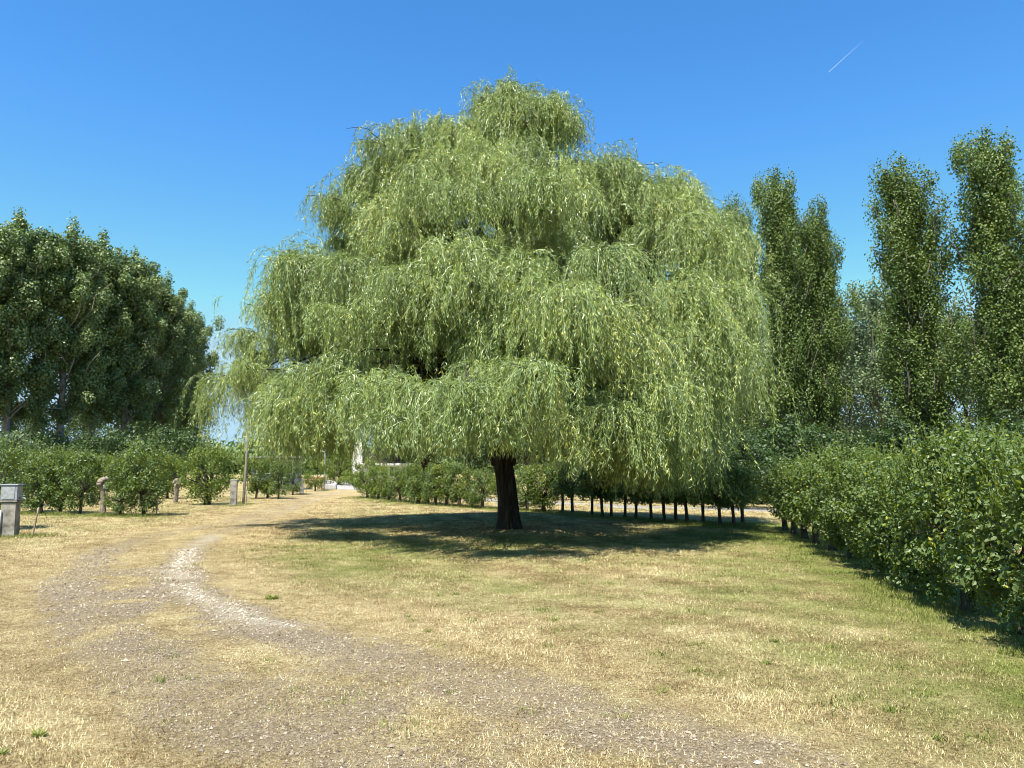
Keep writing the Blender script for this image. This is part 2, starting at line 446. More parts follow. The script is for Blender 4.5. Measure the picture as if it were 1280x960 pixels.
def build_grass():
    N = 1250000
    d = rng.uniform(2.6, 44, N) ** 1.0
    d = 2.6 + (d - 2.6) ** 1.25 / 41.4 ** .25
    lat = rng.uniform(-.80, .80, N)
    x, y = lat * d, d
    gr, pa, gn, stk, tr = cover(x, y)
    keep = rng.random(N) > np.clip(gr * 1.0 + pa * .8, 0, .94)
    tuft = fbm(x, y, .12, 55, 2)
    keep &= rng.random(N) < .35 + 1.1 * tuft
    x, y, d, gn, stk, tr = x[keep], y[keep], d[keep], gn[keep], stk[keep], tr[keep]
    n = len(x)
    sc = np.maximum(1.0, d / 9.0)
    h = rng.uniform(.008, .031, n) * np.minimum(sc, 2.2) ** .5 * (.6 + .8 * fbm(x, y, .9, 61))
    h *= np.where(tr < .9, .75, 1)
    w = rng.uniform(.0032, .0072, n) * sc
    an = rng.uniform(0, 2 * pi, n)
    lean = rng.uniform(.2, 1.5, n)
    p = np.stack([x, y, gz(x, y) - .003], 1)
    ax = np.stack([np.cos(an) * lean, np.sin(an) * lean, np.ones(n)], 1)
    sd = np.stack([-np.sin(an), np.cos(an), np.zeros(n)], 1)
    tip = p + ax * h[:, None]
    V = np.stack([p - sd * w[:, None] * .5, p + sd * w[:, None] * .5, tip], 1).reshape(-1, 3)
    var = np.clip(rng.normal(.59, .25, n) + (stk - .5) * .4 + (fbm(x, y, .16, 101, 2) - .5) * 1.1 + (fbm(x, y, 1.6, 109, 2) - .5) * .5 + (fbm(x, y, .55, 105, 2) - .5) * .7, 0, 1)
    grn = np.clip((gn + rng.normal(0, .22, n) - .30) * 1.8 + .12, 0, 1)
    # long green tufts left unmown along the right-hand hedge and under the shrubs
    tufts = []
    def strip(P, num, spread, h0, h1, off=0.0, wd=.007, thr=.45):
        P = np.array(P); seg = rng.integers(0, len(P) - 1, num); t = rng.random((num, 1))
        q = P[seg] * (1 - t) + P[seg + 1] * t
        q = q + rng.normal(0, spread, (num, 2)); q[:, 0] += off
        k = fbm(q[:, 0], q[:, 1], .6, 77, 2) > thr
        tufts.append((q[k], rng.uniform(h0, h1, k.sum()), wd))
    strip(HEDGE_C[3:7], 16000, .26, .02, .085, -.30, .006, .5)
    strip(HEDGE_C[:4], 7000, .22, .02, .08, -.25, .010, .5)
    strip(HEDGE_B, 9000, .28, .04, .14, -.1, .014, .4)
    strip(HEDGE_A[1:], 6000, .22, .04, .14, 0, .014, .4)
    for (px, py) in ((291, 633), (305, 631), (15, 672), (43, 671), (378, 618), (405, 613)):
        c = np.array(G(px, py))
        q = c + rng.normal(0, .25, (500, 2)); tufts.append((q, rng.uniform(.04, .13, 500), .012))
    for k in range(150):                                     # low weeds in the turf
        dd = rng.uniform(4.5, 20) ; c = np.array((rng.uniform(-.45, .6) * dd, dd))
        tufts.append((c + rng.normal(0, rng.uniform(.02, .09), (45, 2)), rng.uniform(.012, .05, 45), .009))
    Vs, vs, gs = [V], [np.repeat(var, 3)], [np.repeat(grn, 3)]
    for q, hh, wd in tufts:
        k = len(q); a2 = rng.uniform(0, 2 * pi, k); le = rng.uniform(.2, 1.3, k)
        p = np.stack([q[:, 0], q[:, 1], np.full(k, -.005)], 1)
        ax = np.stack([np.cos(a2) * le, np.sin(a2) * le, np.ones(k)], 1); sd = np.stack([-np.sin(a2), np.cos(a2), np.zeros(k)], 1)
        Vs.append(np.stack([p - sd * wd * .5, p + sd * wd * .5, p + ax * hh[:, None]], 1).reshape(-1, 3))
        vs.append(np.repeat(np.clip(rng.normal(.5, .2, k), 0, 1), 3)); gs.append(np.repeat(np.clip(rng.normal(.95, .15, k), 0, 1), 3))
    V = np.concatenate(Vs)
    mb = MB().add(V, np.arange(len(V)).reshape(-1, 3), np.concatenate(vs))
    o = mb.build('grass', ground_mat(True), None, {'green': np.concatenate(gs)})
    tag(o, 'short mown dry straw coloured grass with green patches over the lawn', 'grass', kind='stuff')

def build_gravel():
    N = 400000
    d = 2.6 + rng.random(N) ** 1.3 * 13
    x = rng.uniform(-.78, .6, N) * d; y = d
    gr, pa, gn, stk, tr = cover(x, y)
    k = rng.random(N) < np.clip(np.maximum(gr, pa) - .12, 0, 1) * .6
    x, y, d, pa = x[k], y[k], d[k], pa[k]
    n = len(x)
    r = rng.gamma(3, .0016, n) * np.maximum(1, d / 6) + .002
    base = np.array([[1, 0, 0], [0, 1, 0], [-1, 0, 0], [0, -1, 0], [0, 0, .75], [0, 0, -.6]])
    an = rng.uniform(0, 2 * pi, n); sx = rng.uniform(.7, 1.4, n)
    B = base[None] * rng.uniform(.7, 1.25, (n, 6, 1))
    bx = B[..., 0] * sx[:, None]
    V = np.stack([bx * np.cos(an)[:, None] - B[..., 1] * np.sin(an)[:, None], bx * np.sin(an)[:, None] + B[..., 1] * np.cos(an)[:, None], B[..., 2]], -1) * r[:, None, None]
    V += np.stack([x, y, gz(x, y) + r * .25], 1)[:, None]
    T = np.array([[0, 1, 4], [1, 2, 4], [2, 3, 4], [3, 0, 4]])
    F = (np.arange(n)[:, None, None] * 6 + T[None]).reshape(-1, 3)
    var = np.clip(rng.normal(.36, .2, n) + pa * .40, 0, 1)
    o = MB().add(V.reshape(-1, 3), F, np.repeat(var, 6)).build('gravel', M['pebble'])
    tag(o, 'loose grey and chalky gravel showing through the worn wheel tracks', 'gravel', kind='stuff')

build_ground()
build_grass()
build_gravel()

def leaf_litter():
    n = 3200
    th = rng.uniform(0, 2 * pi, n); q = np.abs(rng.normal(0, 2.6, n))
    pos = np.stack([WX + np.cos(th) * q, WY + np.sin(th) * q * .9, rng.uniform(.004, .03, n)], 1)
    ax = np.stack([rng.normal(0, 1, n), rng.normal(0, 1, n), rng.normal(0, .2, n)], 1)
    mb = MB()
    leaves(mb, pos, ax, np.tile([0, 0, 1.0], (n, 1)) + rng.normal(0, .35, (n, 3)), rng.uniform(.05, .11, n), rng.uniform(.015, .03, n), np.clip(rng.normal(.5, .25, n), 0, 1))
    tag(mb.build('leaf_litter', M['litter']), 'dry brown fallen leaves scattered in the shade round the willow trunk', 'leaf litter', kind='stuff')
M['litter'] = leaf_mat('litter', [(0, (.09, .055, .03)), (.5, (.24, .16, .085)), (1, (.46, .36, .22))], tmix=0.0, rough=.8, spec=.2)
leaf_litter()

# pale concrete yard where the track ends, and a grey lane beyond the far hedge
def slab(name, pts, mat, z):
    P = [(*p, z) for p in pts]; n = len(P)
    Q = [(*p, -.05) for p in pts]
    mb = MB().add(P, [list(range(n))])
    mb.add(P + Q, [(k, (k + 1) % n, n + (k + 1) % n, n + k) for k in range(n)])
    return tag(mb.build(name, mat), kind='structure')
M['yard'] = rough_mat('yard', [(.3, (.27, .25, .23)), (.6, (.34, .32, .295)), (.8, (.40, .38, .35))], 1.3, (1, 1, 1), .9, .2, .2, .01)
M['lane'] = rough_mat('lane', [(.3, (.20, .19, .18)), (.6, (.27, .26, .25)), (.8, (.34, .33, .31))], 1.3, (1, 1, 1), .9, .2, .2, .01)
slab('concrete_yard', [D(412, 60), D(440, 57), D(458, 59), D(452, 78), D(462, 95), D(395, 97), D(405, 80)], M['yard'], .012)
slab('lane', [(-3.0, 40), (4.5, 31.0), (13, 27.2), (24, 26.0), (24, 27.9), (13.2, 29.2), (5.3, 33.0), (-2.0, 42)], M['lane'], .010)

# ------------------------------------------------------------------ trees and shrubs
def arc(a, b, rise, n=8, wob=.1):
    a, b = np.array(a, float), np.array(b, float)
    t = np.linspace(0, 1, n)[:, None]
    p = a * (1 - t) + b * t
    p[:, 2] += rise * np.sin(t[:, 0] * pi)
    w = rng.normal(0, wob, (n, 3)); w[0] = w[-1] = 0
    return p + w * np.linalg.norm(b - a) * .25

def build_willow():
    root = empty('willow_tree', (WX, WY, 0), 0, 'huge weeping willow with pale green hanging curtains above a dark trunk', 'tree')
    tr = MB(); br = MB(); cr = MB()
    # trunk leans a little to the left and forks at head height
    zs = np.array([-.1, .08, .35, .8, 1.4, 1.9, 2.3])
    tr.tube(np.stack([.05 - zs * .10 + .05 * np.sin(zs * 1.6), zs * 0, zs], 1), [.40, .335, .29, .262, .25, .265, .265], 26, rough=.10)
    zz = [(.99, .3, 1.75)]
    top_l = np.array([(-.17, 0, 1.7), (-.33, 0, 2.4), (-.5, .1, 3.3), (-.55, .2, 4.6), (-.3, .1, 6.2), (-.05, 0, 8.0), (.05, 0, 9.6), (.02, 0, 10.6)])
    top_r = np.array([(-.02, 0, 1.7), (.12, -.05, 2.5), (.45, -.1, 3.4), (.95, -.1, 4.6), (1.6, 0, 6.0), (2.2, .1, 7.4), (2.7, .1, 8.6)])
    back = np.array([(-.1, .1, 1.8), (-.2, .6, 2.8), (-.5, 1.3, 4.2), (-1.2, 1.9, 5.8), (-1.9, 2.2, 7.4)])
    tr.tube(top_l, [.24, .22, .2, .175, .14, .10, .06, .02], 12, rough=.07)
    tr.tube(top_r, [.25, .23, .2, .17, .13, .08, .03], 12, rough=.07)
    tr.tube(back, [.22, .2, .16, .12, .06], 10, rough=.07)
    leaders = np.concatenate([top_l[2:], top_r[2:], back[2:]])
    zk = [2.6, 3.8, 5.1, 6.4, 7.7, 9.0, 10.2, 11.0, 11.9]
    RL = [7.3, 7.75, 7.4, 6.6, 5.5, 5.0, 3.6, 1.6, .3]
    RR = [6.2, 6.3, 6.4, 6.5, 6.4, 5.2, 2.4, 1.6, .3]
    def env(th, z):
        l, r = np.interp(z, zk, RL), np.interp(z, zk, RR)
        c = np.cos(th); mdl = (l + r) / 2 * np.where(np.sin(th) < 0, .96, .90)
        return np.where(c > 0, mdl + (r - mdl) * c * c, mdl + (l - mdl) * c * c)
    def zmin(th):
        th = np.mod(th, 2 * pi)
        return np.interp(th, [0, .8, 1.6, 2.6, 3.1, 3.6, 4.2, 4.75, 5.2, 5.7, 2 * pi], [1.0, 1.5, 2.0, 2.1, 2.05, 1.8, 1.75, 1.95, 1.3, .8, 1.0])
    clumps = []
    def add(px, py, d, sz, L=1.0):
        x = D(px, d, py)[0] - WX; y = d - WY; z = H(py, d)
        clumps.append((math.atan2(y, x), z - .30 * sz, max(.05, math.hypot(x, y) - (.72 if abs(y) < 3.5 else .5) * sz), sz, L))
    # the outline against the sky
    for px, py, dd, sz in ((628, 104, 0, .7), (604, 138, -.5, .9), (652, 120, .4, .75), (690, 124, -.3, .9), (722, 140, .4, .8), (570, 160, .3, .9), (536, 158, -.5, .95),
                           (500, 176, .5, .9), (457, 170, -.4, .8), (428, 214, .3, .9), (396, 238, -.5, .85), (404, 292, .5, 1.0), (388, 338, -.6, .95), (360, 362, .4, 1.0), (314, 376, -.5, .9),
                           (294, 412, .5, .9), (284, 452, -.8, .85), (764, 206, -.4, .95), (800, 205, .6, .9), (838, 236, -.5, 1.0), (880, 238, .5, .95), (914, 264, -.6, .95), (936, 300, .4, .9),
                           (940, 348, -.4, .9), (936, 410, .6, .9), (926, 462, -.8, .8),
                           (584, 124, .6, .8), (614, 114, -.6, .75), (672, 110, .2, .75), (708, 134, -.7, .85), (728, 146, .5, .8), (476, 170, .4, .85), (516, 158, -.2, .85), (790, 208, .3, .85), (818, 216, -.6, .9), (858, 226, .4, .9)):
        add(px, py, 20.5 + dd, sz * 1.1, 1.25 if px > 800 else 1.0)
    for px, py, d, sz in ((640, 140, 19.9, 1.0), (598, 168, 19.3, 1.05), (680, 168, 19.3, 1.05), (556, 182, 19.6, 1.0), (722, 196, 19.5, 1.05), (500, 196, 20.1, 1.0), (458, 214, 20.3, .95), (538, 190, 20.2, .95), (418, 258, 20.0, 1.0), (470, 250, 19.6, 1.0), (800, 236, 20.0, 1.0), (852, 262, 19.8, 1.0), (896, 300, 19.8, 1.0), (768, 222, 20.8, .95), (742, 200, 20.6, .9), (920, 360, 19.8, 1.0), (380, 330, 19.8, 1.0), (350, 390, 19.6, 1.0), (632, 185, 19.0, 1.1), (655, 150, 21.2, 1.0), (600, 175, 21.6, 1.0), (510, 205, 19.6, 1.0), (760, 250, 19.2, 1.0)):
        add(px, py, d, sz, 1.15)
    # tiers facing the viewer
    for px, py, d, sz in ((640, 190, 18.6, 1.2), (590, 215, 18.2, 1.1), (690, 215, 18.2, 1.2), (540, 235, 18.4, 1.1), (480, 235, 18.8, 1.2), (745, 245, 18.3, 1.2), (800, 265, 18.4, 1.1), (860, 290, 18.6, 1.2),
                          (430, 290, 18.0, 1.2), (500, 300, 16.9, 1.3), (565, 290, 16.4, 1.2), (640, 280, 16.4, 1.3), (715, 290, 16.4, 1.3), (780, 320, 16.3, 1.2), (845, 345, 16.8, 1.3), (895, 350, 18.0, 1.1),
                          (360, 395, 18.2, 1.2), (415, 375, 16.9, 1.2), (470, 385, 15.8, 1.2), (545, 370, 15.2, 1.3), (618, 380, 15.0, 1.2), (690, 345, 15.4, 1.3), (750, 385, 15.0, 1.3), (820, 400, 15.4, 1.3), (890, 420, 16.4, 1.3), (905, 420, 18.0, 1.0),
                          (334, 450, 18.2, 1.1), (365, 470, 16.6, 1.1), (425, 468, 15.3, 1.2), (495, 465, 14.4, 1.2), (555, 470, 14.0, 1.1), (615, 452, 13.8, 1.2), (675, 458, 13.9, 1.2), (735, 470, 14.0, 1.2), (795, 500, 14.4, 1.2), (845, 470, 15.2, 1.2), (306, 475, 19.5, 1.0), (868, 480, 17.0, 1.0), (345, 500, 16.6, 1.0), (520, 500, 14.2, 1.0)):
        add(px + rng.normal(0, 20), py + rng.normal(0, 40 if py < 440 else 16), d + rng.normal(0, .7), sz * rng.uniform(.7, 1.15), rng.uniform(1.0, 2.1) * (1.25 if px > 720 or px < 440 else 1))
    for k in range(12):
        th = rng.uniform(pi * 1.0, pi * 2.0); zc = rng.uniform(3.6, 8.8)
        clumps.append((th, zc, max(.3, env(th, zc) - rng.uniform(1.3, 2.6)), rng.uniform(.8, 1.15), rng.uniform(1.1, 2.0)))
    for px, py, d in ((730, 520, 15.5), (775, 530, 16.0), (820, 530, 16.3), (850, 520, 16.6), (880, 520, 17.5), (885, 520, 18.6)):
        add(px, py - 20, d, 1.0, 1.6)
    # the far side
    for z, n in ((9.6, 3), (8.6, 5), (7.5, 6), (6.4, 8), (5.2, 9), (4.1, 9)):
        for k in range(n):
            th = pi * (.04 + .92 * (k + rng.uniform(.2, .8)) / n); zc = z + rng.uniform(-.4, .4)
            clumps.append((th, zc, max(.1, env(th, zc) - 1.6), rng.uniform(1.0, 1.4), 1.0))
    for k in range(30):
        th = rng.uniform(0, 2 * pi); zc = rng.uniform(4.0, 9.0)
        clumps.append((th, zc, max(.3, env(th, zc) * rng.uniform(.35, .6)), 1.1, .9))
    more = []
    for (th, zc, R, sz, L) in clumps:
        for q in range(2):
            if rng.random() < .62 and R > .4:
                more.append((th + rng.normal(0, .9) / max(R, 1.2), zc + rng.uniform(-1.0, .35), R - rng.uniform(-.1, .7), sz * rng.uniform(.5, .8), L * .9))
    clumps = [(a, b, c, d * .88, e) for (a, b, c, d, e) in clumps] + more
    for px, py, d in ((445, 462, 15.4), (412, 470, 16.0), (385, 455, 16.6), (360, 470, 17.2), (470, 480, 14.9)):
        add(px, py, d, .9, 1.5)
    P0, T0, LN, ZM, VB, SW = [], [], [], [], [], []
    for (th, zc, R, size, LF) in clumps:
        A = np.array([cos(th) * R, sin(th) * R, zc])
        cand = leaders[(leaders[:, 2] < zc - .3)]
        if len(cand) == 0: cand = leaders[:1]
        j = np.argmin(np.linalg.norm(cand[:, :2] - A[:2] * .25, axis=1) + np.abs(cand[:, 2] - (zc - 1.2 - R * .28)))
        s = cand[j]
        pts = arc(s, A, .15 + .10 * R, 9, .08)
        br.tube(pts, np.linspace(.035 + .010 * R, .010, 9), 6)
        nb = int(rng.integers(13, 18) * min(1, .45 + .5 * size)); vbase = rng.normal(0, .15)
        nwisp = 6 if zc > 6.5 and R > .6 else 2 if zc > 10 else 0
        for b in range(nb + nwisp):
            off = rng.vonmises(0, .6); sw = rng.normal(0, .19, 2); vb2 = rng.normal(0, .10); lb2 = rng.uniform(.55, 1.3)
            stray = rng.random() < .10
            az = th + off
            r = size * rng.uniform(.3, 1.3) * (.65 + .35 * cos(off)) * (1.5 if stray else 1)
            if b >= nb:
                hgt_w = rng.uniform(.55, 1.15)
            t = np.linspace(0, 1, 7)
            hgt = rng.uniform(.0, .5) * size * (1.5 if stray else 1)
            if b >= nb: hgt = hgt_w; r *= .8
            p = np.stack([A[0] + np.cos(az) * r * t, A[1] + np.sin(az) * r * t, A[2] + hgt * (2.1 * t - 1.7 * t * t)], 1)
            p += rng.normal(0, .03, p.shape)
            if b < 6: br.tube(p, np.linspace(.014, .005, 7), 4)
            ns = int(rng.integers(10, 15)) if not stray and b < nb else 6
            tt = rng.uniform(.12, 1.0, ns)
            for q in tt:
                f = q * 6; i0 = min(int(f), 5); w = f - i0
                P0.append(p[i0] * (1 - w) + p[i0 + 1] * w)
                az2 = az + rng.normal(0, .8)
                T0.append((cos(az2), sin(az2), rng.uniform(-.2, .7)))
                LN.append(rng.uniform(.45, 1.1) * (.55 + size * .62) * lb2 * LF * (.6 if stray else 1)); SW.append((sw[0] + rng.normal(0, .06), sw[1] + rng.normal(0, .06), 0))
                ZM.append(zmin(th) + rng.gamma(1.3, .34) - .12)
                VB.append(vbase + vb2 + rng.normal(0, .06))
    P0, T0, LN, ZM, VB, SW = map(np.array, (P0, T0, LN, ZM, VB, SW))
    T0 = unit(T0); n = len(P0)
    # strands: leave the twig outwards, then hang
    M_ = 15
    pts = np.zeros((n, M_, 3)); pts[:, 0] = P0
    step = LN / (M_ - 1)
    dcur = T0.copy(); sway = SW
    down = np.array([0, 0, -1.0])
    for k in range(1, M_):
        f = min(.66, .11 + k * .05)
        dcur = unit(dcur * (1 - f) + (down + sway) * f + rng.normal(0, .11, (n, 3)))
        pts[:, k] = pts[:, k - 1] + dcur * step[:, None]
    tan = unit(np.gradient(pts, axis=1))
    # thin yellowish twigs
    sidev = unit(np.cross(tan, rng.normal(0, 1, (n, 1, 3))))
    wv = np.linspace(.0055, .002, M_)[None, :, None]
    A_, B_ = pts - sidev * wv, pts + sidev * wv
    V = np.stack([A_, B_], 2).reshape(n, -1, 3)
    segok = pts[:, 1:, 2] > ZM[:, None]
    i = np.arange(M_ - 1) * 2
    F = (np.arange(n)[:, None, None] * (2 * M_) + np.stack([i, i + 1, i + 3, i + 2], 1)[None])
    cr.add(V.reshape(-1, 3), F[segok], .38)
    # leaves
    sp = .025
    cnt = np.maximum(4, (LN / sp).astype(int))
    sid = np.repeat(np.arange(n), cnt)
    u = rng.random(len(sid)) ** .9 * .97 + .03
    f = u * (M_ - 1); i0 = np.minimum(f.astype(int), M_ - 2); w = (f - i0)[:, None]
    pos = pts[sid, i0] * (1 - w) + pts[sid, i0 + 1] * w + rng.normal(0, .018, (len(sid), 3))
    tg = tan[sid, i0]
    ok = pos[:, 2] > ZM[sid]
    sid, pos, tg, u = sid[ok], pos[ok], tg[ok], u[ok]
    m = len(sid)
    lat = rng.normal(0, 1, (m, 3))
    ax = unit(tg * .9 + unit(lat) * rng.uniform(.45, 1.35, (m, 1)) + down * .35)
    nr = unit(rng.normal(0, 1, (m, 3)) + np.array([0, 0, .5]))
    var = np.clip(.42 + VB[sid] + rng.normal(0, .23, m) + .10 * u, 0, 1)
    leaves(cr, pos, ax, nr, rng.uniform(.07, .13, m), rng.uniform(.011, .019, m), var, fold=.2)
    tr.build('trunk', M['willow_bark'], root)
    br.build('branches', M['willow_bark'], root)
    cr.build('crown', M['willow_leaf'], root)
    print('willow leaves', m, 'strands', n)

build_willow()

def blob_leaves(cr, centres, radii, per, ln, wd, var_sd=.18, up=.45, out=.9, fine=False, tint=None, hang=.5, shell=.45, axis0=None):
    """leaves in loose clumps: centres (n,3), radii (n,3)"""
    n = len(centres)
    sid = np.repeat(np.arange(n), per)
    m = len(sid)
    d = unit(rng.normal(0, 1, (m, 3)))
    rr = rng.random(m) ** shell
    rr *= np.where(rng.random(m) < .10, rng.uniform(1, 1.35, m), 1)
    pos = centres[sid] + d * radii[sid] * rr[:, None]
    nr = unit(d * out + np.array([0, 0, up]) + rng.normal(0, .42, (m, 3)))
    ax = unit(np.cross(nr, rng.normal(0, 1, (m, 3))) + np.array([0, 0, -hang]))
    ct = rng.normal(0, .10, n)[sid]
    var = np.clip(.5 + ct + rng.normal(0, var_sd, m) + .12 * d[:, 2], 0, 1)
    leaves(cr, pos, ax, nr, ln * rng.uniform(.7, 1.25, m), wd * rng.uniform(.7, 1.25, m), var, fine)

def tree_meshes(h, r, base, nl, per, ln, leafm, barkm, asc=.9, shape='oval', tr=.28, bare=0):
    """one trunk with limbs and one crown; returns two meshes around the origin"""
    tk, cr = MB(), MB()
    bend = rng.normal(0, .012 * h, 2)
    zs = np.linspace(-.2, h * .95, 10)
    ax = np.stack([bend[0] * (zs / h) ** 2, bend[1] * (zs / h) ** 2, zs], 1)
    tk.tube(ax, tr * np.linspace(1.15, .12, 10), 9, rough=.06)
    C, Rd = [], []
    for k in range(nl):
        f = (k + rng.random()) / nl
        z0 = base + (h * .9 - base) * f * .93
        th = k * 2.399 + rng.normal(0, .35)
        if shape == 'oval':
            reach = r * (.30 + .95 * np.sin(pi * min(1, .14 + .80 * f)) ** .8) * (1.12 - .32 * f) * rng.uniform(.55, 1.2)
        else:
            reach = r * (.42 + .85 * np.sin(pi * min(1, .20 + .66 * f))) * (1 - .52 * f) * rng.uniform(.55, 1.25)
        rise = reach * asc * rng.uniform(.8, 1.25)
        a = np.array([np.interp(z0, zs, ax[:, 0]), np.interp(z0, zs, ax[:, 1]), z0])
        b = a + np.array([cos(th) * reach, sin(th) * reach, min(rise, h - z0 - .2)])
        pts = arc(a, b, -.06 * reach, 6, .18)
        tk.tube(pts, np.linspace(tr * .34 * (1 - .6 * f), .02, 6), 5)
        nc = 4
        for q in range(nc):
            t = .30 + .72 * (q + rng.random()) / nc
            p = a + (b - a) * t + rng.normal(0, .13 * r, 3)
            s = r * (rng.uniform(.16, .36) if shape == 'oval' else rng.uniform(.2, .36)) * (1.1 - .25 * t)
            C.append(p); Rd.append((s, s, s * (1.25 if shape == 'oval' else 2.1)))
    C.append(ax[-1]); Rd.append((r * .18, r * .18, r * .45))
    C, Rd = np.array(C), np.array(Rd)
    C[:, 2] = np.minimum(C[:, 2], h - Rd[:, 2] * .6)
    blob_leaves(cr, C, Rd, per, ln, ln * .8)
    return tk.mesh('trunk', barkm), cr.mesh('crown', leafm)

def place(name, meshes, x, y, rz, s, label, cat, group=None, sz=None):
    root = empty(name, (x, y, 0), rz, label, cat, group)
    root.scale = (s, s, sz if sz else s)
    for pn, me in zip(('trunk', 'crown'), meshes):
        o = bpy.data.objects.new(pn, me)
        COL.objects.link(o); o.parent = root
    return root

# --- the wood on the left: tall broad poplars
W = [tree_meshes(25, 3.2, 4.6, 50, 270, .24, M['wood_leaf'], M['pale_bark'], asc=1.25, tr=.34) for k in range(3)]
for k, (px, d, top, lab) in enumerate([
        (-52, 66, 250, 'tall poplar cut off by the left edge of the photo'),
        (4, 70, 256, 'tallest poplar of the left wood, pale branches showing at the left edge'),
        (72, 74, 270, 'broad poplar with a bare pale grey trunk, second from the left edge'),
        (112, 79, 285, 'round topped poplar at the right shoulder of the tallest group in the wood'),
        (152, 82, 306, 'pointed poplar just right of the dip in the wood skyline'),
        (196, 88, 338, 'poplar on the falling skyline, second from the right end of the wood'),
        (230, 95, 374, 'lowest poplar at the right end of the wood beside the open sky')]):
    x, y = D(px, d)
    s = (H(top, d)) / 25.0
    place('poplar_tree', W[k % 3], x, y, k * 1.9, s, lab, 'tree', 'poplars of the wood on the left')
for k, (px, d, top, lab) in enumerate([
        (212, 104, 395, 'poplar in the back of the wood near its right end')]):
    x, y = D(px, d)
    place('poplar_tree', W[(k + 1) % 3], x, y, k * 2.3 + 1, H(top, d) / 25.0, lab, 'tree', 'poplars of the wood on the left')

# (placed with the dark trees below)
# dark undergrowth at the foot of the wood
def bush_meshes(h, r, per, ln, leafm, nc=26, low=.12):
    tk, cr = MB(), MB()
    C, Rd = [], []
    tk.tube([(0, 0, -.1), (.02, .01, .08 * h), (.05, .03, .2 * h)], [.05 * h / 2, .04 * h / 2, .02 * h / 2], 7, rough=.1)
    for k in range(nc):
        th = k * 2.399; q = math.sqrt((k + .5) / nc)
        z = h * rng.uniform(low + .15, .93) * (1 - .35 * q * q)
        p = np.array([cos(th) * r * q * .85, sin(th) * r * q * .85, z]); s = r * rng.uniform(.22, .36)
        C.append(p); Rd.append((s, s, s * .9))
        if k % 3 == 0: tk.tube(arc((0, 0, .02), p, .1, 5, .2), np.linspace(.05 * h / 3, .012, 5), 5)
    blob_leaves(cr, np.array(C), np.array(Rd), per, ln, ln * .7)
    return tk.mesh('trunk', M['stem_bark']), cr.mesh('crown', leafm)

U = [bush_meshes(4.5, 3.0, 150, .22, M['dark_leaf']) for k in range(2)]
ul = ['dark bush at the wood foot by the left edge', 'dark bush below the pale trunk in the wood', 'dark bush at the wood foot above the pollarded trunk',
      'dark bush at the wood foot above the tall clipped shrub', 'dark bush at the right foot of the wood', 'outermost dark bush right of the wood under the open sky']
ul += ['dark bush between the leftmost poplar trunks', 'dark bush under the middle of the wood', 'dark bush under the falling end of the wood', 'dark bush beside the silvery bush at the left edge']
for k, (px, d, s) in enumerate([(24, 60, .95), (86, 66, .72), (128, 64, 1.05), (178, 66, 1.1), (222, 70, 1.2), (247, 80, 1.05), (54, 70, 1.15), (152, 74, 1.35), (203, 80, 1.4), (-4, 64, 1.1)]):
    x, y = D(px, d)
    place('bush', U[k % 2], x, y, k * 1.3, s, ul[k], 'bush', 'dark bushes at the foot of the wood')

# --- Lombardy poplars on the right
Lm = [tree_meshes(18, 2.0, 1.2, 78, 200, .13, M['poplar_leaf'], M['bark'], asc=2.3, shape='col', tr=.26) for k in range(3)]
for k, (px, d, top, s, lab) in enumerate([
        (936, 48, 238, .62, 'slender poplar half hidden behind the right edge of the willow'),
        (987, 42, 203, .80, 'tall slender poplar, left of the twin pair right of the willow'),
        (1031, 42.6, 246, .74, 'shorter twin poplar with bare grey stems showing'),
        (1157, 40, 190, .96, 'broad columnar poplar standing alone between sky gaps'),
        (1265, 37, 153, .93, 'tallest columnar poplar at the right edge of the photo')]):
    x, y = D(px, d)
    r = place('columnar_poplar', Lm[k % 3], x, y, k * 2.1 + .4, s, lab, 'tree', 'columnar poplars on the right', sz=H(top, d) / 18.0)
    if k == 2:
        mb = MB()
        for q in range(16):
            a = rng.uniform(0, 2 * pi); r0 = rng.uniform(.1, .55); z0 = rng.uniform(1.5, 4.5)
            b = np.array([cos(a) * r0 * 1.5, sin(a) * r0 * 1.5 - 1.2, z0 + rng.uniform(2.5, 5.5)])
            mb.tube(arc((cos(a) * r0, sin(a) * r0 - .9, z0), b, 0, 7, .03), np.linspace(.05, .015, 7), 5)
        mb.build('bare_stems', M['pale_bark'], r)

